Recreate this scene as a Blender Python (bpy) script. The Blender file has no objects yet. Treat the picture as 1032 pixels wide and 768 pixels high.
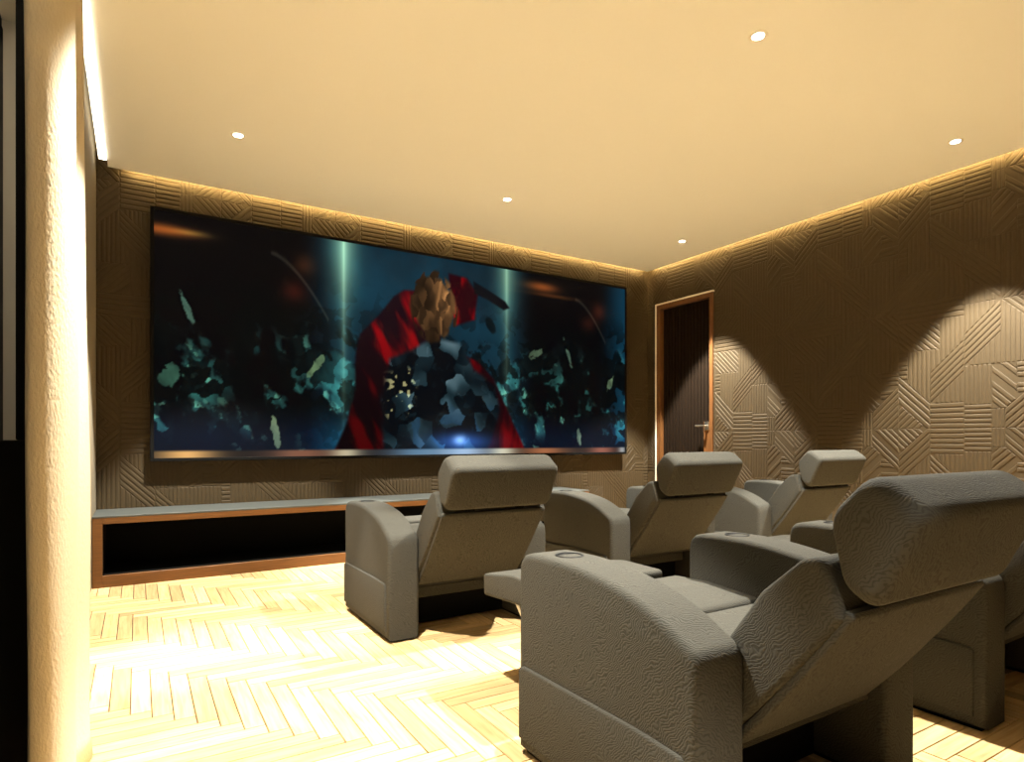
import bpy, bmesh, math, random
import numpy as np
from mathutils import Vector

random.seed(7)
rng = np.random.default_rng(11)
scene = bpy.context.scene
COL = scene.collection
R = math.radians


# ------------------------------------------------------------------ helpers
def lin(c):
    """sRGB 0-255 -> linear"""
    return tuple(((v / 255) / 12.92 if v / 255 <= .04045 else ((v / 255 + .055) / 1.055) ** 2.4) for v in c)


def material(name, color=(.5, .5, .5), rough=.6, metal=0.0, emit=None, strength=0.0, spec=None):
    m = bpy.data.materials.new(name)
    m.use_nodes = True
    b = m.node_tree.nodes['Principled BSDF']
    b.inputs['Base Color'].default_value = (*color, 1)
    b.inputs['Roughness'].default_value = rough
    b.inputs['Metallic'].default_value = metal
    if spec is not None:
        b.inputs['Specular IOR Level'].default_value = spec
    if emit is not None:
        b.inputs['Emission Color'].default_value = (*emit, 1)
        b.inputs['Emission Strength'].default_value = strength
    return m


def nodes(m):
    nt = m.node_tree
    return nt, nt.nodes, nt.links, nt.nodes['Principled BSDF']


def coords(m, scale=(1, 1, 1), rot=(0, 0, 0)):
    nt, N, L, b = nodes(m)
    tc = N.new('ShaderNodeTexCoord')
    mp = N.new('ShaderNodeMapping')
    mp.inputs['Scale'].default_value = scale
    mp.inputs['Rotation'].default_value = rot
    L.new(tc.outputs['Object'], mp.inputs['Vector'])
    return mp.outputs['Vector']


def mesh_object(name, verts, faces, mat=None, parent=None, smooth=False, angle=40):
    me = bpy.data.meshes.new(name)
    me.from_pydata([tuple(v) for v in verts], [], [tuple(f) for f in faces])
    me.update()
    bm = bmesh.new()
    bm.from_mesh(me)
    bmesh.ops.recalc_face_normals(bm, faces=bm.faces)
    bm.to_mesh(me)
    bm.free()
    if smooth:
        me.shade_smooth()
        me.set_sharp_from_angle(angle=R(angle))
    if mat:
        me.materials.append(mat)
    o = bpy.data.objects.new(name, me)
    COL.objects.link(o)
    if parent:
        o.parent = parent
    return o


class MB:
    """collects shapes into one mesh"""
    def __init__(self):
        self.v = []
        self.f = []

    def add(self, vs, fs):
        k = len(self.v)
        self.v += [tuple(p) for p in vs]
        self.f += [tuple(i + k for i in f) for f in fs]
        return self

    def box(self, x0, x1, y0, y1, z0, z1, bevel=0.0):
        if bevel <= 0:
            v = [(x0, y0, z0), (x1, y0, z0), (x1, y1, z0), (x0, y1, z0), (x0, y0, z1), (x1, y0, z1), (x1, y1, z1), (x0, y1, z1)]
            f = [(0, 3, 2, 1), (4, 5, 6, 7), (0, 1, 5, 4), (1, 2, 6, 5), (2, 3, 7, 6), (3, 0, 4, 7)]
            return self.add(v, f)
        bm = bmesh.new()
        bmesh.ops.create_cube(bm, size=1)
        for q in bm.verts:
            q.co = Vector(((x0 + x1) / 2 + q.co.x * (x1 - x0), (y0 + y1) / 2 + q.co.y * (y1 - y0), (z0 + z1) / 2 + q.co.z * (z1 - z0)))
        bmesh.ops.bevel(bm, geom=list(bm.edges), offset=bevel, segments=3, profile=.5, affect='EDGES')
        bm.verts.index_update()
        self.add([q.co[:] for q in bm.verts], [[q.index for q in f.verts] for f in bm.faces])
        bm.free()
        return self

    def tube(self, pts, r, n=10):
        pts = [Vector(p) for p in pts]
        rings = []
        for i, p in enumerate(pts):
            d = (pts[min(i + 1, len(pts) - 1)] - pts[max(i - 1, 0)]).normalized()
            a = d.orthogonal().normalized() if i == 0 else (a - d * a.dot(d)).normalized()
            b = d.cross(a)
            rings.append([p + a * (r * math.cos(2 * math.pi * k / n)) + b * (r * math.sin(2 * math.pi * k / n)) for k in range(n)])
        k0 = len(self.v)
        for rg in rings:
            self.v += [q[:] for q in rg]
        for i in range(len(rings) - 1):
            for k in range(n):
                self.f.append((k0 + i * n + k, k0 + i * n + (k + 1) % n, k0 + (i + 1) * n + (k + 1) % n, k0 + (i + 1) * n + k))
        self.f.append(tuple(k0 + k for k in range(n))[::-1])
        self.f.append(tuple(k0 + (len(rings) - 1) * n + k for k in range(n)))
        return self

    def lathe(self, prof, n=40, c=(0, 0, 0), caps=True):
        k0 = len(self.v)
        for (r, z) in prof:
            for k in range(n):
                a = 2 * math.pi * k / n
                self.v.append((c[0] + r * math.cos(a), c[1] + r * math.sin(a), c[2] + z))
        for i in range(len(prof) - 1):
            for k in range(n):
                self.f.append((k0 + i * n + k, k0 + i * n + (k + 1) % n, k0 + (i + 1) * n + (k + 1) % n, k0 + (i + 1) * n + k))
        if caps:
            self.f.append(tuple(k0 + k for k in range(n))[::-1])
            self.f.append(tuple(k0 + (len(prof) - 1) * n + k for k in range(n)))
        return self

    def build(self, name, mat, parent=None, smooth=False, angle=40):
        return mesh_object(name, self.v, self.f, mat, parent, smooth, angle)


def round_poly(pts, seg=6):
    """pts: (y, z, radius) -> rounded closed polyline"""
    out = []
    n = len(pts)
    for i in range(n):
        p = Vector(pts[i][:2]); r = pts[i][2]
        a = Vector(pts[i - 1][:2]); b = Vector(pts[(i + 1) % n][:2])
        if r <= 0:
            out.append(p[:]); continue
        d1 = (a - p); d2 = (b - p)
        ang = d1.angle(d2)
        t = min(r / math.tan(ang / 2), d1.length * .49, d2.length * .49)
        p1 = p + d1.normalized() * t; p2 = p + d2.normalized() * t
        for k in range(seg + 1):
            s = k / seg
            q = p1 * (1 - s) ** 2 + p * (2 * s * (1 - s)) + p2 * s ** 2
            out.append(q[:])
    return out


def offset_poly(poly, d):
    """inset a closed polyline by d (positive = inwards)"""
    P = [Vector(p) for p in poly]
    area = sum(P[i].x * P[(i + 1) % len(P)].y - P[(i + 1) % len(P)].x * P[i].y for i in range(len(P)))
    s = 1 if area > 0 else -1
    out = []
    for i in range(len(P)):
        e1 = (P[i] - P[i - 1]); e2 = (P[(i + 1) % len(P)] - P[i])
        if e1.length < 1e-7: e1 = e2
        if e2.length < 1e-7: e2 = e1
        n1 = Vector((-e1.y, e1.x)).normalized() * s; n2 = Vector((-e2.y, e2.x)).normalized() * s
        m = n1 + n2
        if m.length < 1e-6: m = n1
        m.normalize()
        k = max(.5, m.dot(n1))
        out.append(tuple(P[i] + m * (d / k)))
    return out


def loft(mb, poly, x0, x1, r, n=5, crown=0.0, shrink=None):
    """extrude a (y,z) profile along x with rims rounded by radius r"""
    secs = []
    for k in range(n + 1):
        a = math.pi / 2 * k / n
        secs.append((x0 + r * (1 - math.sin(a)) if False else x0 + r - r * math.cos(math.pi / 2 * (1 - k / n)) if False else x0 + r * (1 - math.cos(a)), r * (1 - math.sin(a))))
    mids = []
    if crown:
        for t in (.2, .35, .5, .65, .8):
            mids.append((x0 + (x1 - x0) * t, -crown * math.sin(math.pi * t)))
    full = secs + mids + [(x0 + x1 - x, d) for x, d in reversed(secs)]
    m = len(poly)
    k0 = len(mb.v)
    for x, d in full:
        if shrink:          # scale about the middle instead of a constant inset (fat rounded ends)
            cy = sum(p[0] for p in poly) / m; cz = sum(p[1] for p in poly) / m
            k_ = 1 - d / shrink
            q = [(cy + (p[0] - cy) * k_, cz + (p[1] - cz) * k_) for p in poly]
        else:
            q = offset_poly(poly, d)
        mb.v += [(x, y, z) for y, z in q]
    for i in range(len(full) - 1):
        for j in range(m):
            mb.f.append((k0 + i * m + j, k0 + i * m + (j + 1) % m, k0 + (i + 1) * m + (j + 1) % m, k0 + (i + 1) * m + j))
    mb.f.append(tuple(k0 + j for j in range(m))[::-1])
    mb.f.append(tuple(k0 + (len(full) - 1) * m + j for j in range(m)))
    return mb


def thing(name, label, cat, loc=(0, 0, 0), group=None, rz=0):
    o = bpy.data.objects.new(name, None)
    o.empty_display_size = .1
    COL.objects.link(o)
    o.location = loc
    o.rotation_euler = (0, 0, rz)
    tag(o, label, cat, group)
    return o


def tag(o, label, cat, group=None):
    o['label'] = label
    o['category'] = cat
    if group: o['group'] = group
    return o


def struct(o):
    o['kind'] = 'structure'
    return o


# ------------------------------------------------------------------ dimensions
HC = 3.03            # underside of the dropped ceiling
XL, XR = -.265, 5.30  # side walls
YF, YB = 5.50, -2.2   # screen wall and the wall behind the seats
HT = 3.20             # structural ceiling above the coves

# ------------------------------------------------------------------ materials
M = {}


def wood(name, c1, c2, scale, rough=.45):
    m = material(name, c1, rough)
    nt, N, L, b = nodes(m)
    v = coords(m, scale)
    nz = N.new('ShaderNodeTexNoise'); nz.inputs['Scale'].default_value = 6; nz.inputs['Detail'].default_value = 6
    nz.inputs['Distortion'].default_value = .6
    L.new(v, nz.inputs['Vector'])
    rp = N.new('ShaderNodeValToRGB')
    rp.color_ramp.elements[0].position = .35; rp.color_ramp.elements[0].color = (*c2, 1)
    rp.color_ramp.elements[1].position = .65; rp.color_ramp.elements[1].color = (*c1, 1)
    L.new(nz.outputs['Fac'], rp.inputs['Fac'])
    L.new(rp.outputs['Color'], b.inputs['Base Color'])
    return m


M['oak'] = wood('oak_veneer', (.165, .066, .014), (.115, .043, .009), (1, 6, 30))
M['oak_door'] = wood('oak_door_frame', (.17, .072, .022), (.12, .048, .014), (20, 20, 1.2))


def fabric(name, c1, c2, bump=.35):
    m = material(name, c1, .9, spec=.15)
    nt, N, L, b = nodes(m)
    v = coords(m)
    w = N.new('ShaderNodeTexWave'); w.wave_type = 'BANDS'; w.bands_direction = 'DIAGONAL'
    w.inputs['Scale'].default_value = 62; w.inputs['Distortion'].default_value = 6; w.inputs['Detail'].default_value = 2; w.inputs['Detail Scale'].default_value = 1.3
    mp = N.new('ShaderNodeMapping'); mp.inputs['Scale'].default_value = (1, .8, 1.3); mp.inputs['Rotation'].default_value = (.5, .3, .2)
    nz0 = N.new('ShaderNodeTexNoise'); nz0.inputs['Scale'].default_value = 14; nz0.inputs['Detail'].default_value = 2
    L.new(v, nz0.inputs['Vector'])
    mx = N.new('ShaderNodeMixRGB'); mx.blend_type = 'ADD'; mx.inputs['Fac'].default_value = .06
    L.new(v, mx.inputs[1]); L.new(nz0.outputs['Color'], mx.inputs[2])
    L.new(mx.outputs[0], mp.inputs['Vector'])
    L.new(mp.outputs[0], w.inputs['Vector'])
    nz = N.new('ShaderNodeTexNoise'); nz.inputs['Scale'].default_value = 420; nz.inputs['Detail'].default_value = 2
    L.new(v, nz.inputs['Vector'])
    ad = N.new('ShaderNodeMath'); ad.operation = 'MULTIPLY_ADD'; ad.inputs[1].default_value = .4
    L.new(nz.outputs['Fac'], ad.inputs[0]); L.new(w.outputs['Fac'], ad.inputs[2])
    bp = N.new('ShaderNodeBump'); bp.inputs['Strength'].default_value = bump; bp.inputs['Distance'].default_value = .0018
    L.new(ad.outputs[0], bp.inputs['Height']); L.new(bp.outputs['Normal'], b.inputs['Normal'])
    rp = N.new('ShaderNodeValToRGB')
    rp.color_ramp.elements[0].position = .15; rp.color_ramp.elements[0].color = (*c2, 1)
    rp.color_ramp.elements[1].position = .8; rp.color_ramp.elements[1].color = (*c1, 1)
    L.new(ad.outputs[0], rp.inputs['Fac']); L.new(rp.outputs['Color'], b.inputs['Base Color'])
    return m


M['seat_fabric'] = fabric('grey_seat_fabric', (.050, .0475, .0395), (.030, .028, .0225))
M['black'] = material('matte_black', (.003, .003, .003), .8, spec=.1)
M['black_gloss'] = material('black_plastic', (.004, .004, .004), .6, spec=.12)
M['steel'] = material('satin_steel', (.65, .62, .56), .3, 1.0)
M['plaster'] = material('white_ceiling_paint', (.86, .87, .85), .9)
M['plaster_grey'] = material('grey_plaster', (.45, .43, .39), .9)
M['plaster_left'] = material('olive_plaster', (.22, .18, .12), .9)
M['wall_plain'] = material('brown_plain_wall', (.08, .055, .03), .85)
M['cab_top'] = material('grey_stone_top', (.062, .068, .064), .5)
M['bead'] = material('pale_door_bead', (.80, .74, .64), .5)
M['door_leaf'] = material('dark_brown_slats', (.013, .0075, .004), .7, spec=.1)
M['led'] = material('led_strip', (1, .9, .7), .5, emit=(1.0, .72, .30), strength=98)
M['led_left'] = material('led_strip_white', (1, .95, .8), .5, emit=(1.0, .90, .70), strength=5.5)
M['niche_fill'] = material('niche_fill_strip', (1, .95, .8), .5, emit=(1.0, .82, .55), strength=70)
M['lens'] = material('downlight_lens', (1, 1, 1), .5, emit=(1.0, .93, .78), strength=30)
M['ring'] = material('white_trim_ring', (.85, .82, .76), .4)

# wall cladding
m = material('carved_wall_panel', (.088, .068, .045), .65, spec=.3)
nt, N, L, b = nodes(m)
nz = N.new('ShaderNodeTexNoise'); nz.inputs['Scale'].default_value = 30; nz.inputs['Detail'].default_value = 4
L.new(coords(m), nz.inputs['Vector'])
rp = N.new('ShaderNodeValToRGB')
rp.color_ramp.elements[0].color = (.048, .031, .013, 1); rp.color_ramp.elements[1].color = (.059, .040, .018, 1)
L.new(nz.outputs['Fac'], rp.inputs['Fac']); L.new(rp.outputs['Color'], b.inputs['Base Color'])
M['clad'] = m

# curtain
m = material('cream_curtain', (.60, .51, .365), .95, spec=.1)
nt, N, L, b = nodes(m)
v = coords(m)
nz = N.new('ShaderNodeTexNoise'); nz.inputs['Scale'].default_value = 170; nz.inputs['Detail'].default_value = 3
mp = N.new('ShaderNodeMapping'); mp.inputs['Scale'].default_value = (1, 1, .45)
L.new(v, mp.inputs['Vector']); L.new(mp.outputs[0], nz.inputs['Vector'])
bp = N.new('ShaderNodeBump'); bp.inputs['Strength'].default_value = .6; bp.inputs['Distance'].default_value = .003
L.new(nz.outputs['Fac'], bp.inputs['Height']); L.new(bp.outputs['Normal'], b.inputs['Normal'])
M['curtain'] = m

# floor planks: one random tint per plank, grain along the plank
m = material('oak_herringbone', (.5, .3, .13), .38, spec=.35)
nt, N, L, b = nodes(m)
at = N.new('ShaderNodeAttribute'); at.attribute_name = 'tint'
sep = N.new('ShaderNodeSeparateColor'); L.new(at.outputs['Color'], sep.inputs['Color'])
uvn = N.new('ShaderNodeAttribute'); uvn.attribute_name = 'grain'
mp = N.new('ShaderNodeMapping'); mp.inputs['Scale'].default_value = (3, 45, 7)
L.new(uvn.outputs['Vector'], mp.inputs['Vector'])
nz = N.new('ShaderNodeTexNoise'); nz.inputs['Scale'].default_value = 1.6; nz.inputs['Detail'].default_value = 6; nz.inputs['Distortion'].default_value = .5
L.new(mp.outputs[0], nz.inputs['Vector'])
rp = N.new('ShaderNodeValToRGB')
rp.color_ramp.elements[0].position = .25; rp.color_ramp.elements[0].color = (.50, .31, .13, 1)
rp.color_ramp.elements[1].position = .62; rp.color_ramp.elements[1].color = (.70, .50, .25, 1)
L.new(nz.outputs['Fac'], rp.inputs['Fac'])
hs = N.new('ShaderNodeHueSaturation'); L.new(rp.outputs['Color'], hs.inputs['Color'])
mr = N.new('ShaderNodeMapRange'); mr.inputs['To Min'].default_value = .62; mr.inputs['To Max'].default_value = 1.18
L.new(sep.outputs[0], mr.inputs['Value']); L.new(mr.outputs[0], hs.inputs['Value'])
L.new(hs.outputs['Color'], b.inputs['Base Color'])
M['floor'] = m


# ------------------------------------------------------------------ floor
def build_floor():
    w, Lp = .068, .476
    x0, x1, y0, y1 = -.56, XR + .02, YB, YF + .02
    gap = .0015
    verts, faces, tint, grain = [], [], [], []

    def plank(ax, ay, bx, by, along_y):
        ax2, bx2 = max(ax + gap, x0), min(bx - gap, x1)
        ay2, by2 = max(ay + gap, y0), min(by - gap, y1)
        if bx2 - ax2 < .004 or by2 - ay2 < .004: return
        k = len(verts)
        c = .0012
        verts.extend([(ax2, ay2, -.004), (bx2, ay2, -.004), (bx2, by2, -.004), (ax2, by2, -.004),
                      (ax2 + c, ay2 + c, 0), (bx2 - c, ay2 + c, 0), (bx2 - c, by2 - c, 0), (ax2 + c, by2 - c, 0)])
        faces.extend([(k + 4, k + 5, k + 6, k + 7), (k, k + 1, k + 5, k + 4), (k + 1, k + 2, k + 6, k + 5), (k + 2, k + 3, k + 7, k + 6), (k + 3, k, k + 4, k + 7)])
        t = random.random(); off = random.random() * 40
        for q in verts[k:k + 8]:
            tint.append(t)
            g = (q[1], q[0]) if along_y else (q[0], q[1])
            grain.append((g[0] + off, g[1] + off * .3, off))
    ox, oy = -.092, 3.17 - Lp
    for n in range(-14, 15):
        for i in range(-140, 141):
            px = ox + i * w + n * Lp; py = oy - i * w + n * Lp
            if px > x1 + .6 or px < x0 - .6 or py > y1 + .6 or py < y0 - .6: continue
            plank(px, py, px + w, py + Lp, True)
            plank(px + w, py + Lp - w, px + w + Lp, py + Lp, False)
    k = len(verts)
    verts.extend([(x0, y0, -.004), (x1, y0, -.004), (x1, y1, -.004), (x0, y1, -.004), (x0, y0, -.05), (x1, y0, -.05), (x1, y1, -.05), (x0, y1, -.05)])
    faces.extend([(k, k + 1, k + 2, k + 3), (k + 7, k + 6, k + 5, k + 4), (k, k + 4, k + 5, k + 1), (k + 1, k + 5, k + 6, k + 2), (k + 2, k + 6, k + 7, k + 3), (k + 3, k + 7, k + 4, k)])
    tint += [0] * 8; grain += [(0, 0, 0)] * 8
    me = bpy.data.meshes.new('floor')
    me.from_pydata(verts, [], faces); me.update()
    a = me.attributes.new('tint', 'FLOAT_COLOR', 'POINT')
    a.data.foreach_set('color', np.array([(t, t, t, 1) for t in tint], dtype=np.float32).ravel())
    a = me.attributes.new('grain', 'FLOAT_VECTOR', 'POINT')
    a.data.foreach_set('vector', np.array(grain, dtype=np.float32).ravel())
    me.materials.append(M['floor'])
    joint = material('dark_joint', (.05, .025, .01), .8)
    me.materials.append(joint)
    for p in me.polygons[-6:]: p.material_index = 1
    o = bpy.data.objects.new('floor', me); COL.objects.link(o)
    struct(o)


build_floor()

# ------------------------------------------------------------------ carved wall cladding (real relief)
S = 8.0
MOTIF = [
    ('H', [(0, 0), (1.5, 0), (1.5, 1.5), (0, 1.5)]),
    ('V', [(1.5, 0), (2.2, 0), (2.2, 1.2), (1.5, 1.2)]),
    ('V', [(0, 1.5), (1.5, 1.5), (1.5, 4), (0, 4)]),
    ('D', [(1.5, 1.2), (2.2, 1.2), (2.8, 1.8), (2.8, 4), (1.5, 4)]),
    ('U', [(2.2, 0), (4, 0), (4, 3), (2.2, 1.2)]),
    ('H', [(2.8, 1.8), (4, 3), (4, 4), (2.8, 4)]),
    ('V', [(0, 4), (2, 4), (2, 6)]),
    ('U', [(0, 4), (2, 6), (2, 8), (0, 6)]),
    ('V', [(0, 6), (2, 8), (0, 8)]),
    ('V', [(2, 4), (4, 4), (4, 6), (2, 8)]),
    ('D', [(4, 6), (4, 8), (2, 8)]),
    ('D', [(4, 1.8), (5.8, 0), (6, 0), (6, 1.7), (4, 3.7)]),
    ('U', [(4, 0), (5.8, 0), (4, 1.8)]),
    ('H', [(6, 0), (8, 0), (8, 1.7), (6, 1.7)]),
    ('V', [(6, 1.7), (8, 1.7), (8, 3.7)]),
    ('U', [(6, 1.7), (8, 3.7), (8, 5.7), (6, 3.7)]),
    ('V', [(6, 3.7), (6.6, 4.3), (6.6, 5.3), (6, 5.3)]),
    ('V', [(6.6, 4.3), (8, 5.7), (8, 7.3), (6.6, 7.3)]),
    ('V', [(4.6, 3.1), (6, 1.7), (6, 5.3), (4.6, 5.3)]),
    ('H', [(4, 3.7), (4.6, 3.1), (4.6, 5.3), (4, 5.3)]),
    ('D', [(4, 5.3), (6.6, 5.3), (6.6, 7.3), (4, 7.3)]),
    ('H', [(4, 7.3), (8, 7.3), (8, 8), (4, 8)]),
]
DIRS = {'H': (1, 0), 'V': (0, 1), 'U': (.7071, .7071), 'D': (.7071, -.7071)}


def clip(poly, nx, ny, c):
    """keep nx*x+ny*y <= c"""
    out = []
    for i in range(len(poly)):
        a, b_ = poly[i - 1], poly[i]
        da, db = nx * a[0] + ny * a[1] - c, nx * b_[0] + ny * b_[1] - c
        if (da <= 0) != (db <= 0):
            t = da / (da - db)
            out.append((a[0] + t * (b_[0] - a[0]), a[1] + t * (b_[1] - a[1])))
        if db <= 0: out.append(b_)
    return out


def area(p):
    return .5 * sum(p[i - 1][0] * p[i][1] - p[i][0] * p[i - 1][1] for i in range(len(p)))


def inset_convex(p, d):
    if area(p) < 0: p = p[::-1]
    q = p
    n = len(p)
    for i in range(n):
        a, b_ = p[i - 1], p[i]
        ex, ey = b_[0] - a[0], b_[1] - a[1]
        l = math.hypot(ex, ey)
        if l < 1e-6: continue
        nx, ny = ey / l, -ex / l
        q = clip(q, nx, ny, nx * a[0] + ny * a[1] - d)
        if len(q) < 3: return None
    return q


def cladding(mb, mapf, u0, u1, v0, v1, ou, ov, holes=(), size=.93, pitch=.036, groove=.0055, h=.0038, odd_mirror=None):
    """strips laid in the motif, over the wall rectangle u0..u1 x v0..v1; mapf(u,v,depth)->xyz"""
    sc = size / S
    pi0, pi1 = math.floor((u0 - ou) / size), math.ceil((u1 - ou) / size)
    pj0, pj1 = math.floor((v0 - ov) / size), math.ceil((v1 - ov) / size)
    for pi in range(pi0, pi1):
        for pj in range(pj0, pj1):
            mir = (pj % 2) == 1
            for d, poly in MOTIF:
                P = [(x, S - y) if mir else (x, y) for x, y in poly]
                P = [(ou + pi * size + x * sc, ov + pj * size + y * sc) for x, y in P]
                dd = DIRS[d]
                if mir: dd = (dd[0], -dd[1])
                for (nx, ny, c) in ((-1, 0, -u0), (1, 0, u1), (0, -1, -v0), (0, 1, v1)):
                    P = clip(P, nx, ny, c)
                    if len(P) < 3: break
                if len(P) < 3: continue
                for (h0, h1, g0, g1) in holes:      # a rectangle cut out of the wall (door)
                    if all(h0 - 1e-6 <= x <= h1 + 1e-6 and g0 - 1e-6 <= y <= g1 + 1e-6 for x, y in P):
                        P = []
                if len(P) < 3: continue
                nx, ny = -dd[1], dd[0]
                pr_ = [nx * x + ny * y for x, y in P]
                lo, hi = min(pr_), max(pr_)
                cnt = max(1, round((hi - lo) / (.031 if d == 'V' else pitch))); st = (hi - lo) / cnt
                for k in range(cnt):
                    q = clip(P, nx, ny, lo + (k + 1) * st - groove / 2)
                    q = clip(q, -nx, -ny, -(lo + k * st + groove / 2)) if len(q) > 2 else q
                    if len(q) < 3: continue
                    q = inset_convex(q, .0008)
                    if not q or len(q) < 3 or abs(area(q)) < 4e-5: continue
                    pieces = [q]
                    for (h0, h1, g0, g1) in holes:
                        nxt = []
                        for s_ in pieces:
                            A = clip(s_, 1, 0, h0); nxt += [A] if len(A) > 2 else []
                            B = clip(s_, -1, 0, -h1); nxt += [B] if len(B) > 2 else []
                            C_ = clip(clip(s_, -1, 0, -h0) or [], 1, 0, h1) if len(clip(s_, -1, 0, -h0)) > 2 else []
                            if len(C_) > 2:
                                C_ = clip(C_, 0, -1, -g1)
                                if len(C_) > 2: nxt.append(C_)
                        pieces = nxt
                    for s_ in pieces:
                        if abs(area(s_)) < 4e-5: continue
                        if area(s_) < 0: s_ = s_[::-1]
                        mid = inset_convex(s_, .0028)
                        top = inset_convex(s_, .0075)
                        n = len(s_)
                        if not mid or len(mid) != n: continue
                        lay = [(s_, 0), (mid, h * .75)]
                        if top and len(top) == n: lay.append((top, h))
                        k0 = len(mb.v)
                        for pp, dep in lay:
                            mb.v += [mapf(x, y, dep) for x, y in pp]
                        for li in range(len(lay) - 1):
                            for j in range(n):
                                mb.f.append((k0 + li * n + j, k0 + li * n + (j + 1) % n, k0 + (li + 1) * n + (j + 1) % n, k0 + (li + 1) * n + j))
                        mb.f.append(tuple(k0 + (len(lay) - 1) * n + j for j in range(n)))


TH = .14
# screen wall: slab plus cladding in front of it
mb = MB()
mb.box(XL - .02, XR + TH, YF, YF + TH, 0, HT)
cladding(mb, lambda u, v, d: (u, YF - d, v), XL, XR, .0, HT, .115, 1.09)
w_front = struct(mb.build('wall_front', M['clad']))

# right wall with the door opening
DY0, DY1, DZ = 4.50, 5.335, 2.60
mb = MB()
mb.box(XR, XR + TH, YB, DY0, 0, HT)
mb.box(XR, XR + TH, DY1, YF, 0, HT)
mb.box(XR, XR + TH, DY0, DY1, DZ, HT)
cladding(mb, lambda u, v, d: (XR - d, -u, v), -YF, 1.2, 0, HT, -2.154, 1.09, holes=((-DY1, -DY0, -1, DZ),))
w_right = struct(mb.build('wall_right', M['clad']))

# wall behind the seats, left wall (niche with a night window, then the plain return)
struct(MB().box(-.70, XR + TH, YB - TH, YB, 0, HT).build('wall_back', M['wall_plain']))
mb = MB()
mb.box(XL - .32, XL, 3.82, YF, 0, HT)
struct(mb.build('wall_left', M['plaster_left']))
struct(MB().box(-.56, -.285, 3.80, 3.82, 0, HC).build('trim_4', M['plaster_grey']))
struct(MB().box(-.70, -.56, YB, 3.82, 0, .06).box(-.70, -.56, YB, 3.82, 2.98, HT).build('trim_3', M['black']))
mb = MB()   # black window frame in the niche
for y in (YB + .05, -.6, 1.0, 2.4, 3.77):
    mb.box(-.62, -.555, y - .05, y + .05, .06, 2.98)
mb.box(-.62, -.555, YB, 3.82, .06, .14).box(-.62, -.555, YB, 3.82, 2.90, 2.98)
wn = struct(mb.build('window_1', M['black_gloss']))
glass = material('night_glass', (.004, .005, .006), .05)
g = MB().box(-.60, -.595, YB, 3.82, .10, 2.94).build('pane', glass, wn)
# low black parapet and black post in front of the niche
struct(MB().box(-.30, -.266, .3, 2.24, 0, 1.0, .004).build('trim_1', M['black']))
struct(MB().box(-.285, -.266, 2.13, 2.17, 1.0, HC, .004).build('trim_2', M['black']))

# ceilings: structural slab above and the dropped panel that leaves a cove all round
mb = MB()
mb.box(-.70, XR + TH, YB - TH, YF + TH, HT, HT + .1)
mb.box(-.19, XR - .055, YB, YF - .055, HC, HC + .055)
mb.box(-.56, XL, YB, 3.82, HC, HT)
struct(mb.build('ceiling', M['plaster']))

# ------------------------------------------------------------------ light strips in the coves, and an added fill in the niche
tag(MB().box(XL + .2, XR - .075, YF - .054, YF - .046, HC + .030, HC + .044).build('led_strip', M['led']),
    'amber light strip hidden in the ceiling cove above the screen', 'light strip')
tag(MB().box(XR - .054, XR - .046, YB + .1, YF - .09, HC + .030, HC + .044).build('led_strip', M['led']),
    'amber light strip hidden in the ceiling cove above the door', 'light strip')
tag(MB().box(-.240, -.193, YB + .1, 5.30, HC - .010, HC + .002).build('led_strip', M['led_left']),
    'glaring white light strip along the ceiling edge above the curtain', 'light strip')

tag(MB().box(-.43, -.40, .4, 3.2, HC - .008, HC + .012).build('led_strip', M['niche_fill']),  # added out of view to brighten the niche wall and ceiling
    'added unseen fill strip brightening the window niche behind the curtain', 'light strip')

# ------------------------------------------------------------------ downlights
SPOT_E = 1500
places = [
    (.57, 4.43, 'small round ceiling downlight nearest the curtain, over the left end of the screen'),
    (2.66, 4.43, 'small round ceiling downlight facing the middle of the screen'),
    (4.745, 4.43, 'small round ceiling downlight in front of the door corner'),
    (2.66, 1.98, 'brightest round ceiling downlight, above the middle of the rear seats'),
    (4.745, 1.98, 'round ceiling downlight beside the patterned side wall above the rear seats'),
    (.46, 1.98, 'round ceiling downlight above the floor between curtain and rear seats'),
    (.57, -.47, 'round ceiling downlight behind the rear seats on the curtain side'),
]
first = None
for i, (x, y, lab) in enumerate(places):
    if first is None:
        t = thing('downlight', lab, 'ceiling light', (x, y, HC), 'ceiling downlights')
        MB().lathe([(.030, -.002), (.046, -.002), (.048, -.0005), (.048, .003), (.030, .003), (.030, -.002)], 32, caps=False).build('trim_ring', M['ring'], t, True)
        MB().lathe([(.030, -.0005), (.020, -.0025), (.003, -.003)], 32).build('lens', M['lens'], t, True)
        first = t
    else:
        t = first.copy(); COL.objects.link(t); t.location = (x, y, HC); t['label'] = lab
        for ch in list(first.children):
            c = ch.copy(); COL.objects.link(c); c.parent = t
    ld = bpy.data.lights.new('downlight_beam', 'SPOT')
    ld.energy = SPOT_E * {0: .78, 1: .78, 5: .85, 6: .5, 3: 1.0}.get(i, 1.0)
    ld.color = (1.0, .96, .84)
    ld.spot_size = R(98 if i == 3 else 62.5)      # the middle one over the rear seats is widened to light the near headrest
    ld.spot_blend = .22
    ld.shadow_soft_size = .03
    lo = bpy.data.objects.new('downlight_beam', ld); COL.objects.link(lo)
    lo.location = (x, y, HC - .012)

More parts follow.
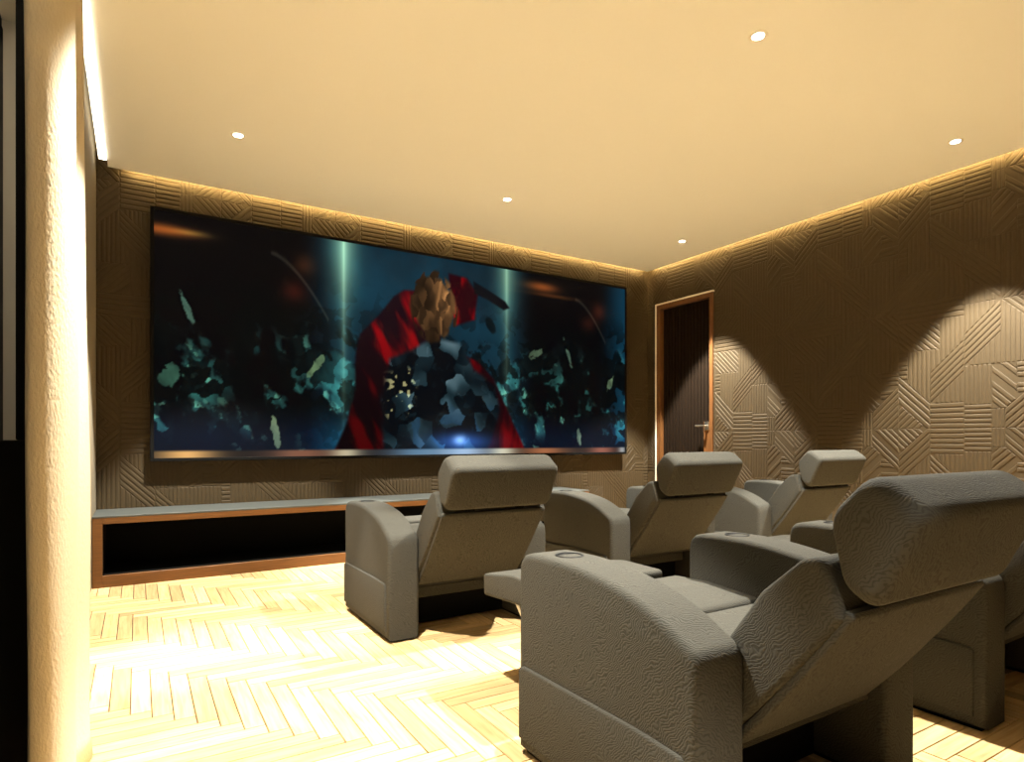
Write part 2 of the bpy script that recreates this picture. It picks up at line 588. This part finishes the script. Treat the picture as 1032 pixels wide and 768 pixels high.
# ------------------------------------------------------------------ door in the right wall
dr = bpy.data.objects.new('door_1', None); COL.objects.link(dr); dr.location = (XR, DY0, 0)
struct(dr)
mb = MB()     # slatted leaf, set back in the frame
mb.box(.045, .085, .05, DY1 - DY0 - .05, .01, DZ - .05)
n = 15; wy = (DY1 - DY0 - .12) / n
for k in range(n):
    y = .06 + k * wy
    mb.box(.029, .046, y + .006, y + wy - .010, .015, DZ - .055, .003)
mb.build('door_leaf', M['door_leaf'], dr)
mb = MB()     # oak lining and architrave
mb.box(-.018, .10, .0, .045, 0, DZ).box(-.018, .10, DY1 - DY0 - .06, DY1 - DY0, 0, DZ).box(-.018, .10, .045, DY1 - DY0 - .06, DZ - .05, DZ)
mb.build('door_frame', M['oak_door'], dr)
mb = MB()     # pale outer bead
mb.box(-.024, .0, DY1 - DY0, DY1 - DY0 + .022, 0, DZ + .018, .003).box(-.024, .0, -.012, DY1 - DY0, DZ, DZ + .018, .003)
mb.build('trim_bead', M['bead'], dr)
MB().box(.008, .030, .047, .145, .55, 1.20, .003).build('push_plate', M['oak_door'], dr)
hd = MB().tube([(.024, .10, 1.155), (-.045, .10, 1.155)], .011).tube([(-.045, .092, 1.155), (-.045, .215, 1.157)], .010)
hd.box(-.002, .010, .07, .13, 1.11, 1.20, .003)
hd.build('door_handle', M['steel'], dr, True)

# ------------------------------------------------------------------ curtain
ctrl = [(-.216, 1.745), (-.210, 1.718), (-.188, 1.712), (-.163, 1.722), (-.143, 1.752), (-.132, 1.81), (-.131, 1.87), (-.140, 1.95), (-.178, 2.04), (-.192, 2.12), (-.165, 2.22), (-.128, 2.33), (-.145, 2.43), (-.20, 2.53),
        (-.215, 2.64), (-.165, 2.83), (-.185, 2.95), (-.235, 3.05), (-.235, 3.15), (-.19, 3.28), (-.215, 3.4), (-.25, 3.52), (-.22, 3.68), (-.24, 3.76)]
path = []
for i in range(len(ctrl) - 1):
    p0, p1, p2, p3 = [Vector(ctrl[max(0, min(len(ctrl) - 1, i + k))]) for k in (-1, 0, 1, 2)]
    for s in range(8):
        t = s / 8
        path.append(.5 * (2 * p1 + (p2 - p0) * t + (2 * p0 - 5 * p1 + 4 * p2 - p3) * t * t + (3 * p1 - p0 - 3 * p2 + p3) * t ** 3))
path.append(Vector(ctrl[-1]))
NZ = 40
vs, fs = [], []
for k in range(NZ + 1):
    z = .006 + (HC - .05) * k / NZ
    fl = .010 * math.exp(-z / .05)                 # hem flares a little where it meets the floor
    for i, p in enumerate(path):
        wob = .004 * math.sin(2.1 * z + i * .11) + .003 * math.sin(4.7 * z + i * .05)
        lean = -.022 * min(1, max(0, (z - .9) / 1.1)) * min(1, max(0, (p.y - 1.98) / .15))   # the second fold spreads towards the floor
        vs.append((p.x + wob * .6 + fl + lean, p.y + wob, z))
n = len(path)
for k in range(NZ):
    for i in range(n - 1):
        fs.append((k * n + i, k * n + i + 1, (k + 1) * n + i + 1, (k + 1) * n + i))
cu = mesh_object('curtain', vs, fs, M['curtain'], None, True, 80)
sd = cu.modifiers.new('thickness', 'SOLIDIFY'); sd.thickness = .005
tag(cu, 'cream floor-length curtain hanging in deep folds beside the window niche', 'curtain')

# ------------------------------------------------------------------ low cabinet under the screen
CX0, CX1, CY, CH = -.262, 3.97, 4.97, .484
cb = thing('media_cabinet', 'long low oak cabinet with grey top and black open front under the screen', 'cabinet', (CX0, CY, 0))
Wc = CX1 - CX0
mb = MB()
mb.box(0, .058, 0, .50, 0, CH - .012, .002).box(Wc - .058, Wc, 0, .50, 0, CH - .012, .002)
mb.box(.058, Wc - .058, 0, .50, CH - .054, CH - .012, .002).box(.058, Wc - .058, 0, .50, 0, .079, .002)
mb.build('cabinet_frame', M['oak'], cb)
MB().box(0, Wc, -.001, .515, CH - .012, CH, .002).build('cabinet_top', M['cab_top'], cb)
MB().box(.058, Wc - .058, .46, .48, .079, CH - .054).box(.058, Wc - .058, .03, .46, .079, .083).box(.058, .062, .03, .46, .083, CH - .058).box(Wc - .062, Wc - .058, .03, .46, .083, CH - .058).box(.058, Wc - .058, .03, .46, CH - .058, CH - .054).build('inner_lining', M['black'], cb)

# ------------------------------------------------------------------ the big screen
def vnoise(x, y, seed):
    """smooth value noise"""
    r = np.random.default_rng(seed); T = r.random((64, 64))
    xi, yi = np.floor(x).astype(int), np.floor(y).astype(int)
    fx, fy = x - xi, y - yi
    fx, fy = fx * fx * (3 - 2 * fx), fy * fy * (3 - 2 * fy)
    g = lambda a, b_: T[a % 64, b_ % 64]
    return (g(xi, yi) * (1 - fx) + g(xi + 1, yi) * fx) * (1 - fy) + (g(xi, yi + 1) * (1 - fx) + g(xi + 1, yi + 1) * fx) * fy


def fbm(x, y, seed, o=4):
    s = 0; a = .5; f = 1
    for k in range(o):
        s = s + a * vnoise(x * f, y * f, seed + k); a *= .5; f *= 2.1
    return s / (1 - .5 ** o)


def sm(e0, e1, x):
    t = np.clip((x - e0) / (e1 - e0), 0, 1)
    return t * t * (3 - 2 * t)


def facets(X, Z, cell, seed, warp=.35):
    """irregular angular cells: returns a random value per cell and a slope-like value inside it"""
    r = np.random.default_rng(seed); J = r.random((64, 64, 4))
    x = X / cell + warp * (vnoise(X / cell * 1.7, Z / cell * 1.7, seed + 1) - .5) * 2
    z = Z / cell + warp * (vnoise(X / cell * 1.7 + 9, Z / cell * 1.7, seed + 2) - .5) * 2
    xi, zi = np.floor(x).astype(int), np.floor(z).astype(int)
    best = np.full(X.shape, 99.); val = np.zeros(X.shape); sl = np.zeros(X.shape)
    for dx in (-1, 0, 1):
        for dz in (-1, 0, 1):
            j = J[(xi + dx) % 64, (zi + dz) % 64]
            ex, ez = x - (xi + dx + j[..., 0]), z - (zi + dz + j[..., 1])
            d = ex * ex + ez * ez
            k = d < best
            best = np.where(k, d, best); val = np.where(k, j[..., 2], val); sl = np.where(k, ex * np.cos(6.28 * j[..., 3]) + ez * np.sin(6.28 * j[..., 3]), sl)
    return val, sl


def poly_mask(X, Z, poly, soft=.02):
    inside = np.zeros_like(X, bool); dist = np.full_like(X, 9.)
    for i in range(len(poly)):
        x1_, z1_ = poly[i - 1]; x2_, z2_ = poly[i]
        cond = ((z1_ > Z) != (z2_ > Z)) & (X < (x2_ - x1_) * (Z - z1_) / (z2_ - z1_ + 1e-9) + x1_)
        inside ^= cond
        ex, ez = x2_ - x1_, z2_ - z1_
        t = np.clip(((X - x1_) * ex + (Z - z1_) * ez) / (ex * ex + ez * ez + 1e-12), 0, 1)
        dist = np.minimum(dist, np.hypot(X - x1_ - t * ex, Z - z1_ - t * ez))
    sd_ = np.where(inside, dist, -dist)
    return sm(-soft, soft, sd_)


SX0, SX1, SZ0, SZ1, SY = .105, 4.840, .862, 2.755, 5.40
SCALE = 5.415 / 5.40      # the picture is composed for a plane at 5.40 m and hung at 5.415 m


def paint_screen(NX=560, NZ_=224):
    X, Z = np.meshgrid(np.linspace(SX0, SX1, NX), np.linspace(SZ0, SZ1, NZ_))
    C = np.zeros(X.shape + (3,))
    def put(mask, col):
        nonlocal C
        c = np.array(col, float)
        if c.ndim == 1: c = c[None, None, :]
        C = C * (1 - mask[..., None]) + c * mask[..., None]
    def glow(mask, col):
        nonlocal C
        C = C + mask[..., None] * np.array(col, float)
    put(np.ones_like(X), (4, 4, 7))
    # middle: blue-green mist between two shafts of light
    mid = sm(1.15, 1.55, X) * (1 - sm(3.2, 3.62, X))
    n1 = fbm(X * 2.2, Z * 1.6, 3)
    glow(mid * (.25 + .9 * n1) * (.70 + .30 * sm(1.0, 2.2, Z)), (12, 50, 64))
    glow((1 - sm(0, .45, np.abs(X - 4.86))) * .8, (10, 60, 80))
    # drifting broken fragments, pale green water behind them
    fr = fbm(X * 5.2, Z * 4.2 + X * 1.5, 21, 5)
    fr2 = fbm(X * 15 + 3 + Z * 6, Z * 11, 35, 3)
    low = 1 - sm(1.45, 2.15, Z + .25 * (n1 - .5))
    side = np.clip(1 - sm(.2, .5, np.abs(X - .25)) * 1, 0, 1) * .9 + np.clip(1 - sm(.12, .45, np.abs(X - 1.0)), 0, 1) * .75 \
        + np.clip(1 - sm(.15, .5, np.abs(X - 1.55)), 0, 1) + np.clip(1 - sm(.25, .7, np.abs(X - 3.55)), 0, 1) * 1.1 + np.clip(1 - sm(.1, .35, np.abs(X - 4.15)), 0, 1) * .7 \
        + np.clip(1 - sm(.12, .5, np.abs(X - 4.75)), 0, 1) * .9
    side = np.clip(side, 0, 1)
    water = sm(.46, .58, fr) * low * side * sm(.92, 1.15, Z)
    glow(water * (.3 + 1.0 * fr2), (42, 100, 90))
    fv, fs_ = facets(X + .6 * Z, Z * .8 - .2 * X, .085, 41, .5)
    shard = sm(.80, .84, fv) * sm(.45, .55, fr) * low * side * (.35 + .65 * sm(-.3, .4, fs_))
    glow(shard, (62, 88, 66))
    dark = sm(.54, .60, fbm(X * 8.5 + 9 + Z * 4, Z * 7.5 - X * 2, 57, 4)) * sm(.0, .3, low)
    put(dark * .8 * (1 - sm(2.0, 2.4, Z)), (3, 7, 9))
    fv2, _ = facets(X - .5 * Z, Z + .3 * X, .13, 47, .6)
    put(sm(.52, .56, fv2) * .9 * (1 - sm(2.0, 2.5, Z)) * np.clip(1 - mid * .55, 0, 1), (3, 6, 8))
    # bigger dark fragments in the mist and a few pale splinters
    for (cx, cz, rx, rz, ang) in ((1.75, 1.55, .05, .17, .5), (1.9, 2.0, .10, .05, .3), (1.62, 1.9, .03, .12, .4), (3.2, 1.72, .07, .13, -.4), (3.05, 2.15, .05, .1, .5), (1.35, 1.25, .09, .06, .2), (3.4, 1.2, .12, .05, .4),
                                  (2.0, 1.35, .05, .05, 0), (3.3, 1.45, .05, .09, -.8)):
        a = X - cx; b2 = Z - cz
        p = (a * math.cos(ang) + b2 * math.sin(ang)) / rx; q = (-a * math.sin(ang) + b2 * math.cos(ang)) / rz
        put((1 - sm(.7, 1.05, np.hypot(p, q) + .5 * (fr2 - .5))) * .9, (4, 12, 16))
    for (cx, cz, rx, rz, ang, c) in ((.33, 2.02, .025, .14, .35, (90, 130, 110)), (1.33, 1.66, .03, .12, -.6, (120, 150, 105)), (3.62, 1.92, .09, .045, .5, (88, 110, 84)), (4.02, 1.95, .022, .14, .3, (90, 120, 100)),
                                     (.98, 1.08, .03, .12, .15, (130, 150, 105)), (4.18, 1.02, .03, .1, .15, (120, 140, 105)), (4.62, 1.65, .03, .12, -.5, (110, 135, 100)), (.2, 1.5, .08, .1, .3, (60, 105, 85))):
        a = X - cx; b2 = Z - cz
        p = (a * math.cos(ang) + b2 * math.sin(ang)) / rx; q = (-a * math.sin(ang) + b2 * math.cos(ang)) / rz
        put((1 - sm(.75, .95, np.hypot(p, q) + 1.3 * (fr2 - .5) + .6 * (fv - .5))) * (.45 + .6 * fr2), c)
    # deep blue ground at the foot
    foot = (1 - sm(1.0, 1.35, Z)) * (.5 + n1 * .6)
    glow(foot * (1 - mid) * .8, (8, 20, 42))
    glow(foot * mid, (10, 50, 72))
    # warm lights in the dark upper corners
    def ell(cx, cz, rx, rz): return np.exp(-(((X - cx) / rx) ** 2 + ((Z - cz) / rz) ** 2))
    glow(ell(.16, 2.615, .24, .045), (150, 76, 26)); glow(ell(.36, 2.62, .12, .022), (60, 56, 24))
    glow(ell(3.68, 2.63, .2, .05), (130, 66, 24)); glow(ell(3.82, 2.55, .3, .02), (60, 30, 10))
    glow(ell(1.13, 2.26, .1, .09), (46, 12, 6)); glow(ell(1.22, 2.5, .09, .09), (44, 20, 8)); glow(ell(4.45, 2.45, .1, .1), (50, 20, 10)); glow(ell(4.3, 2.3, .1, .08), (34, 12, 6))
    for (a0, a1, z0_, z1_) in ((.95, 1.42, 2.56, 2.05), (4.12, 4.55, 2.55, 2.1)):
        t = np.clip((X - a0) / (a1 - a0), 0, 1)
        glow(np.exp(-((Z - (z0_ + (z1_ - z0_) * t ** 1.6)) / .018) ** 2) * (X > a0) * (X < a1), (32, 30, 24))
    # shafts of light
    for bx, s in ((1.555, 1.0), (3.235, .8)):
        k = np.exp(-np.abs(X - bx) / .028) * s; kw = np.exp(-((X - bx) / .13) ** 2) * s
        fade = .30 + .9 * sm(1.1, 2.7, Z)
        glow(k * fade, (76, 88, 66)); glow(kw * fade * (.12 + .88 * sm(1.9, 2.75, Z)), (66, 78, 54))
    # heap of dark wet boulders in the middle, a red cloth blown over it
    put(poly_mask(X, Z, [(2.12, 2.40), (2.02, 2.33), (1.86, 2.12), (1.70, 1.95), (1.66, 1.75), (1.66, 1.45), (1.58, 1.15), (1.47, .9), (2.15, .9), (2.2, 1.35), (2.35, 1.75), (2.5, 2.0), (2.42, 2.42)], .018),
        np.stack([26 + 125 * sm(.42, .72, fbm(X * 7 + Z * 3, Z * 2.2, 71, 3)), 3 + 8 * n1, 10 + 10 * n1], -1) * (.45 + .55 * sm(1.0, 2.3, Z))[..., None])
    put(poly_mask(X, Z, [(2.58, 2.62), (2.78, 2.60), (2.9, 2.45), (2.86, 2.2), (2.66, 2.12), (2.6, 2.3)], .02), np.stack([40 + 110 * sm(.35, .7, fbm(X * 8, Z * 5, 73, 3)), 4 + 0 * n1, 12 + 0 * n1], -1))
    put(poly_mask(X, Z, [(2.72, 1.85), (2.9, 1.78), (3.08, 1.62), (3.25, 1.3), (3.46, .9), (2.95, .9), (2.9, 1.4), (2.66, 1.6)], .018), np.stack([28 + 75 * sm(.4, .7, fbm(X * 9, Z * 2, 81, 3)), 3 + 0 * n1, 9 + 0 * n1], -1))
    body = poly_mask(X, Z, [(1.98, 1.75), (2.2, 1.85), (2.4, 1.98), (2.7, 1.95), (2.86, 1.7), (3.1, 1.55), (3.16, 1.3), (3.02, .9), (1.92, .9), (1.9, 1.35)], .03)
    rock = fbm(X * 5 + 4, Z * 6 + Z * X, 91, 4)
    rv, rs = facets(X + .25 * Z, Z * .9 - .3 * X, .16, 93, .25)
    rv2, rs2 = facets(X, Z, .06, 95, .3)
    lit = sm(.1, 1.0, rv) ** 2 * (.45 + .9 * sm(-.45, .45, rs)) + .25 * sm(.75, .95, rv2) * sm(-.3, .4, rs2)
    lit = lit * np.clip(1.15 - 1.1 * np.abs(X - 2.42), .25, 1)
    put(body, np.stack([4 + 62 * lit ** 1.3, 8 + 82 * lit, 14 + 84 * lit], -1))
    put(sm(.5, .6, lit) * body * (1 - sm(1.2, 1.45, Z)) * .6, (22, 56, 84))
    sp = sm(.66, .72, fbm(X * 24, Z * 22, 97, 2)) * poly_mask(X, Z, [(1.95, 1.6), (2.25, 1.7), (2.2, 1.25), (1.95, 1.2)], .05)
    glow(sp, (150, 140, 90))
    # a tawny split boulder on top
    tv_, ts_ = facets(X * 1.6, Z * .8, .12, 99, .4)
    e = np.hypot((X - 2.42) / .25, (Z - 2.28) / .34) + .5 * (tv_ - .5) * .5
    sh = (.35 + .65 * tv_) * (.55 + .75 * sm(-.4, .4, ts_)) * (.45 + .75 * sm(-.2, .2, X - 2.45 + .2 * (Z - 2.3)))
    put(1 - sm(.86, 1.0, e), np.stack([18 + 112 * sh, 11 + 80 * sh, 6 + 48 * sh], -1))
    # dark branch pointing right, from behind the boulder
    put(poly_mask(X, Z, [(2.85, 2.58), (3.05, 2.50), (3.22, 2.42), (3.27, 2.36), (3.2, 2.33), (3.0, 2.42), (2.86, 2.46)], .012), (12, 13, 18))
    # cold glow at the foot and the blurred line under the picture
    glow(ell(2.72, .98, .32, .09), (40, 80, 150)); glow(ell(2.7, 1.0, .07, .05), (110, 130, 150))
    bar = 1 - sm(.905, .925, Z)
    n2 = fbm(X * 2.7, X * 0 + .5, 111, 3)
    base = np.stack([18 + 30 * n2, 16 + 26 * n2, 18 + 22 * n2], -1)
    put(bar, base)
    for cx, w_, c in ((.32, .22, (200, 150, 80)), (1.2, .25, (100, 60, 40)), (1.58, .14, (150, 145, 115)), (2.25, .3, (60, 95, 120)), (2.75, .3, (130, 160, 190)), (3.2, .16, (150, 150, 125)), (3.7, .3, (130, 74, 40)), (4.5, .2, (120, 66, 50)), (4.8, .06, (120, 130, 130))):
        glow(bar * np.exp(-((X - cx) / w_) ** 2), c)
    C = np.clip(C, 0, 255) / 255
    lin_ = np.where(C <= .04045, C / 12.92, ((C + .055) / 1.055) ** 2.4)
    verts = np.stack([X.ravel() - SX0, np.zeros(X.size), Z.ravel() - SZ0], -1) * SCALE
    idx = np.arange(X.size).reshape(X.shape)
    f = np.stack([idx[:-1, :-1].ravel(), idx[:-1, 1:].ravel(), idx[1:, 1:].ravel(), idx[1:, :-1].ravel()], -1)
    return verts, f, lin_.reshape(-1, 3)


tv = thing('television', 'huge wall-mounted screen showing a dark teal picture with red cloth', 'television', (SX0 * SCALE, SY * SCALE, 1 + (SZ0 - 1) * SCALE))
V, F, CL = paint_screen()
me = bpy.data.meshes.new('display')
me.from_pydata(V.tolist(), [], F.tolist()); me.update()
a = me.attributes.new('picture', 'FLOAT_COLOR', 'POINT')
a.data.foreach_set('color', np.concatenate([CL, np.ones((len(CL), 1))], 1).astype(np.float32).ravel())
ms = material('screen_picture', (.0015, .0015, .0015), .35, spec=.06)
nt, N, L, b = nodes(ms)
at = N.new('ShaderNodeAttribute'); at.attribute_name = 'picture'
L.new(at.outputs['Color'], b.inputs['Emission Color']); b.inputs['Emission Strength'].default_value = 1.0
me.materials.append(ms)
ob = bpy.data.objects.new('display', me); COL.objects.link(ob); ob.parent = tv
sw, sh = (SX1 - SX0) * SCALE, (SZ1 - SZ0) * SCALE
mb = MB()
e = .026
mb.box(-e, 0, -.006, .055, -e, sh + e, .003).box(sw, sw + e, -.006, .055, -e, sh + e, .003).box(0, sw, -.006, .055, -e, 0, .003).box(0, sw, -.006, .055, sh, sh + e, .003)
mb.box(0, sw, .012, .055, 0, sh)
mb.build('bezel', M['black_gloss'], tv)
MB().box(.6, sw - .6, .055, .0798, .3, sh - .3).build('wall_bracket', M['black'], tv)


# ------------------------------------------------------------------ recliner
def arc(pts, k=6):
    """Catmull-Rom through open points"""
    out = []
    P = [Vector(p) for p in pts]
    for i in range(len(P) - 1):
        p0, p1, p2, p3 = P[max(0, i - 1)], P[i], P[i + 1], P[min(len(P) - 1, i + 2)]
        for s in range(k):
            t = s / k
            out.append(tuple(.5 * (2 * p1 + (p2 - p0) * t + (2 * p0 - 5 * p1 + 4 * p2 - p3) * t * t + (3 * p1 - p0 - 3 * p2 + p3) * t ** 3)))
    out.append(tuple(P[-1]))
    return out


AW, HWI = .165, .305       # armrest width, half width between the arms


def make_recliner(label):
    t = thing('recliner_armchair', label, 'armchair', (0, 0, 0), 'grey cinema recliners in two rows')
    fab = M['seat_fabric']
    # armrest profile: low square rear, arched top, rounded front
    top = arc([(.022, .528), (.06, .548), (.13, .582), (.24, .617), (.38, .639), (.50, .647), (.62, .646)], 5)
    prof = [(0, .012)] + [(0, .25), (0, .47), (.003, .50), (.010, .517)] + top + [(.68, .643), (.712, .634), (.731, .615), (.739, .59), (.74, .55), (.74, .25), (.74, .012)]
    for s in (-1, 1):
        x0, x1 = (HWI, HWI + AW) if s > 0 else (-HWI - AW, -HWI)
        arm = loft(MB(), prof, x0, x1, .022, 5).build('armrest', fab, t, True, 50)
        # side pocket on the outer face
        xo = x1 if s > 0 else x0
        pk_prof = [(.035, .05), (.035, .276), (.045, .286)] + arc([(.06, .2875), (.2, .292), (.4, .289), (.6, .286), (.70, .284)], 4) + [(.722, .276), (.727, .266), (.727, .05)]
        q0, q1 = (xo - .01, xo + .009) if s > 0 else (xo - .009, xo + .01)
        loft(MB(), pk_prof, q0, q1, .008, 3).build('side_pocket', fab, arm, True, 50)
        # plinth strip hidden under the arm
        MB().box(x0 + .02, x1 - .02, .02, .72, 0, .014).build('glide', M['black'], arm)
        # cup holder ring sunk in the arm top
        cxm = (x0 + x1) / 2
        MB().lathe([(.036, -.004), (.036, .0005), (.038, .002), (.042, .002), (.044, .0005), (.044, -.012), (.036, -.012), (.036, -.004)], 32, (cxm, .575, .6475), caps=False).lathe([(.037, -.001), (.002, -.001)], 32, (cxm, .575, .6475), caps=False).build('cup_holder', M['black_gloss'], arm, True)
    # backrest: leaning slab whose sides bulge up to the headrest
    bp_ = round_poly([(.075, .262, .02), (-.095, .462, .2), (-.228, .635, .015), (-.216, .68, .01), (-.185, .758, .03), (-.135, .745, .04), (-.035, .655, .12), (.05, .535, .1), (.135, .43, .05), (.20, .34, .05), (.17, .275, .03)], 5)
    bk = loft(MB(), bp_, -HWI - .002, HWI + .002, .018, 5).build('backrest', fab, t, True, 50)
    # rear panel laid over the back, stops short of the headrest
    rp_ = [(.062, .255), (.042, .252)] + [(y, z) for y, z in arc([(.046, .262), (-.045, .368), (-.125, .472), (-.198, .572), (-.243, .640)], 4)] + [(-.240, .650), (-.226, .653)] + [(y + .012, z + .010) for y, z in arc([(-.230, .632), (-.185, .567), (-.11, .465), (-.03, .36), (.06, .255)], 4)]
    loft(MB(), rp_, -HWI + .010, HWI - .012, .006, 3).build('back_panel', fab, bk, True, 50)
    # headrest
    hp = round_poly([(-.280, .658, .032), (-.380, .868, .034), (-.275, .943, .055), (-.184, .845, .075), (-.218, .695, .06)], 7)
    hp_ = loft(MB(), hp, -.300, .296, .045, 8, shrink=.16).build('headrest', fab, t, True, 60)
    for s in (-1, 1):
        MB().box(s * .14 - .02, s * .14 + .02, -.245, -.215, .655, .74, .003).build('headrest_bracket', M['black'], hp_)
    # seat: rear cushion, front cushion and raised footrest
    rear = round_poly([(.10, .30, .02), (.395, .30, .02), (.395, .462, .03), (.10, .455, .03)], 5)
    loft(MB(), rear, -HWI + .004, HWI - .004, .022, 4).build('seat_cushion', fab, t, True, 50)
    front = round_poly([(.402, .30, .02), (.80, .30, .05), (.84, .40, .04), (.80, .470, .06), (.62, .478, .2), (.402, .464, .03)], 5)
    loft(MB(), front, -HWI + .004, HWI - .004, .022, 4).build('seat_cushion', fab, t, True, 50)
    fr_ = round_poly([(.855, .385, .012), (1.296, .358, .012), (1.30, .446, .016), (1.08, .480, .2), (.855, .478, .02)], 5)
    ft = loft(MB(), fr_, -.292, .292, .011, 4).build('footrest', fab, t, True, 50)
    for s in (-1, 1):
        x = s * .20
        mb = MB()
        mb.box(x - .004, x + .004, .0, .001, .0, .001)
        mb = MB().tube([(x, .62, .20), (x, .90, .345)], .011, 8).tube([(x + .012 * s, .72, .34), (x + .012 * s, 1.06, .22)], .011, 8).tube([(x, 1.06, .22), (x, 1.20, .368)], .011, 8)
        mb.build('footrest_link', M['steel'], ft, True)
    # under-frame
    MB().box(-HWI, HWI, .150, .185, .165, .222, .005).build('rear_rail', fab, t)
    MB().box(-HWI - .004, HWI + .004, .22, .70, .012, .305).build('base_frame', M['black'], t)
    return t


def copy_tree(o, parent=None):
    c = o.copy(); COL.objects.link(c)
    if parent: c.parent = parent
    for ch in list(o.children): copy_tree(ch, c)
    return c


seats = [
    (1.515, 2.87, 'grey recliner alone nearest the cabinet and curtain, its back under the middle of the screen'),
    (2.935, 2.87, 'grey recliner in the row before the screen, headrest against the dark door'),
    (4.33, 2.87, 'grey recliner closest to the patterned side wall, farthest along the front row'),
    (1.515, .932, 'largest closest grey recliner with reclined back and big headrest seen from its side'),
    (2.92, .932, 'grey recliner mostly hidden behind the big headrest of the closest recliner'),
]
proto = None
for x, y, lab in seats:
    if proto is None:
        proto = make_recliner(lab); o = proto
    else:
        o = copy_tree(proto); o['label'] = lab
    o.location = (x, y, 0)

# ------------------------------------------------------------------ camera, world, view
cam = bpy.data.cameras.new('camera')
cam.sensor_fit = 'HORIZONTAL'; cam.sensor_width = 36
cam.lens = 617 / 1032 * 36
cam.shift_y = 59.5 / 1032
cam.clip_start = .02
co = bpy.data.objects.new('camera', cam); COL.objects.link(co)
co.location = (0, 0, 1.0)
co.rotation_euler = (R(90), 0, R(-31.43))
scene.camera = co
w = bpy.data.worlds.new('night'); scene.world = w
w.use_nodes = True
w.node_tree.nodes['Background'].inputs['Color'].default_value = (0, 0, 0, 1)
vs_ = scene.view_settings
vs_.view_transform = 'Standard'
try: vs_.look = 'None'
except Exception: pass
vs_.exposure = 0.0
vs_.gamma = 1.0
vs_.use_curve_mapping = False
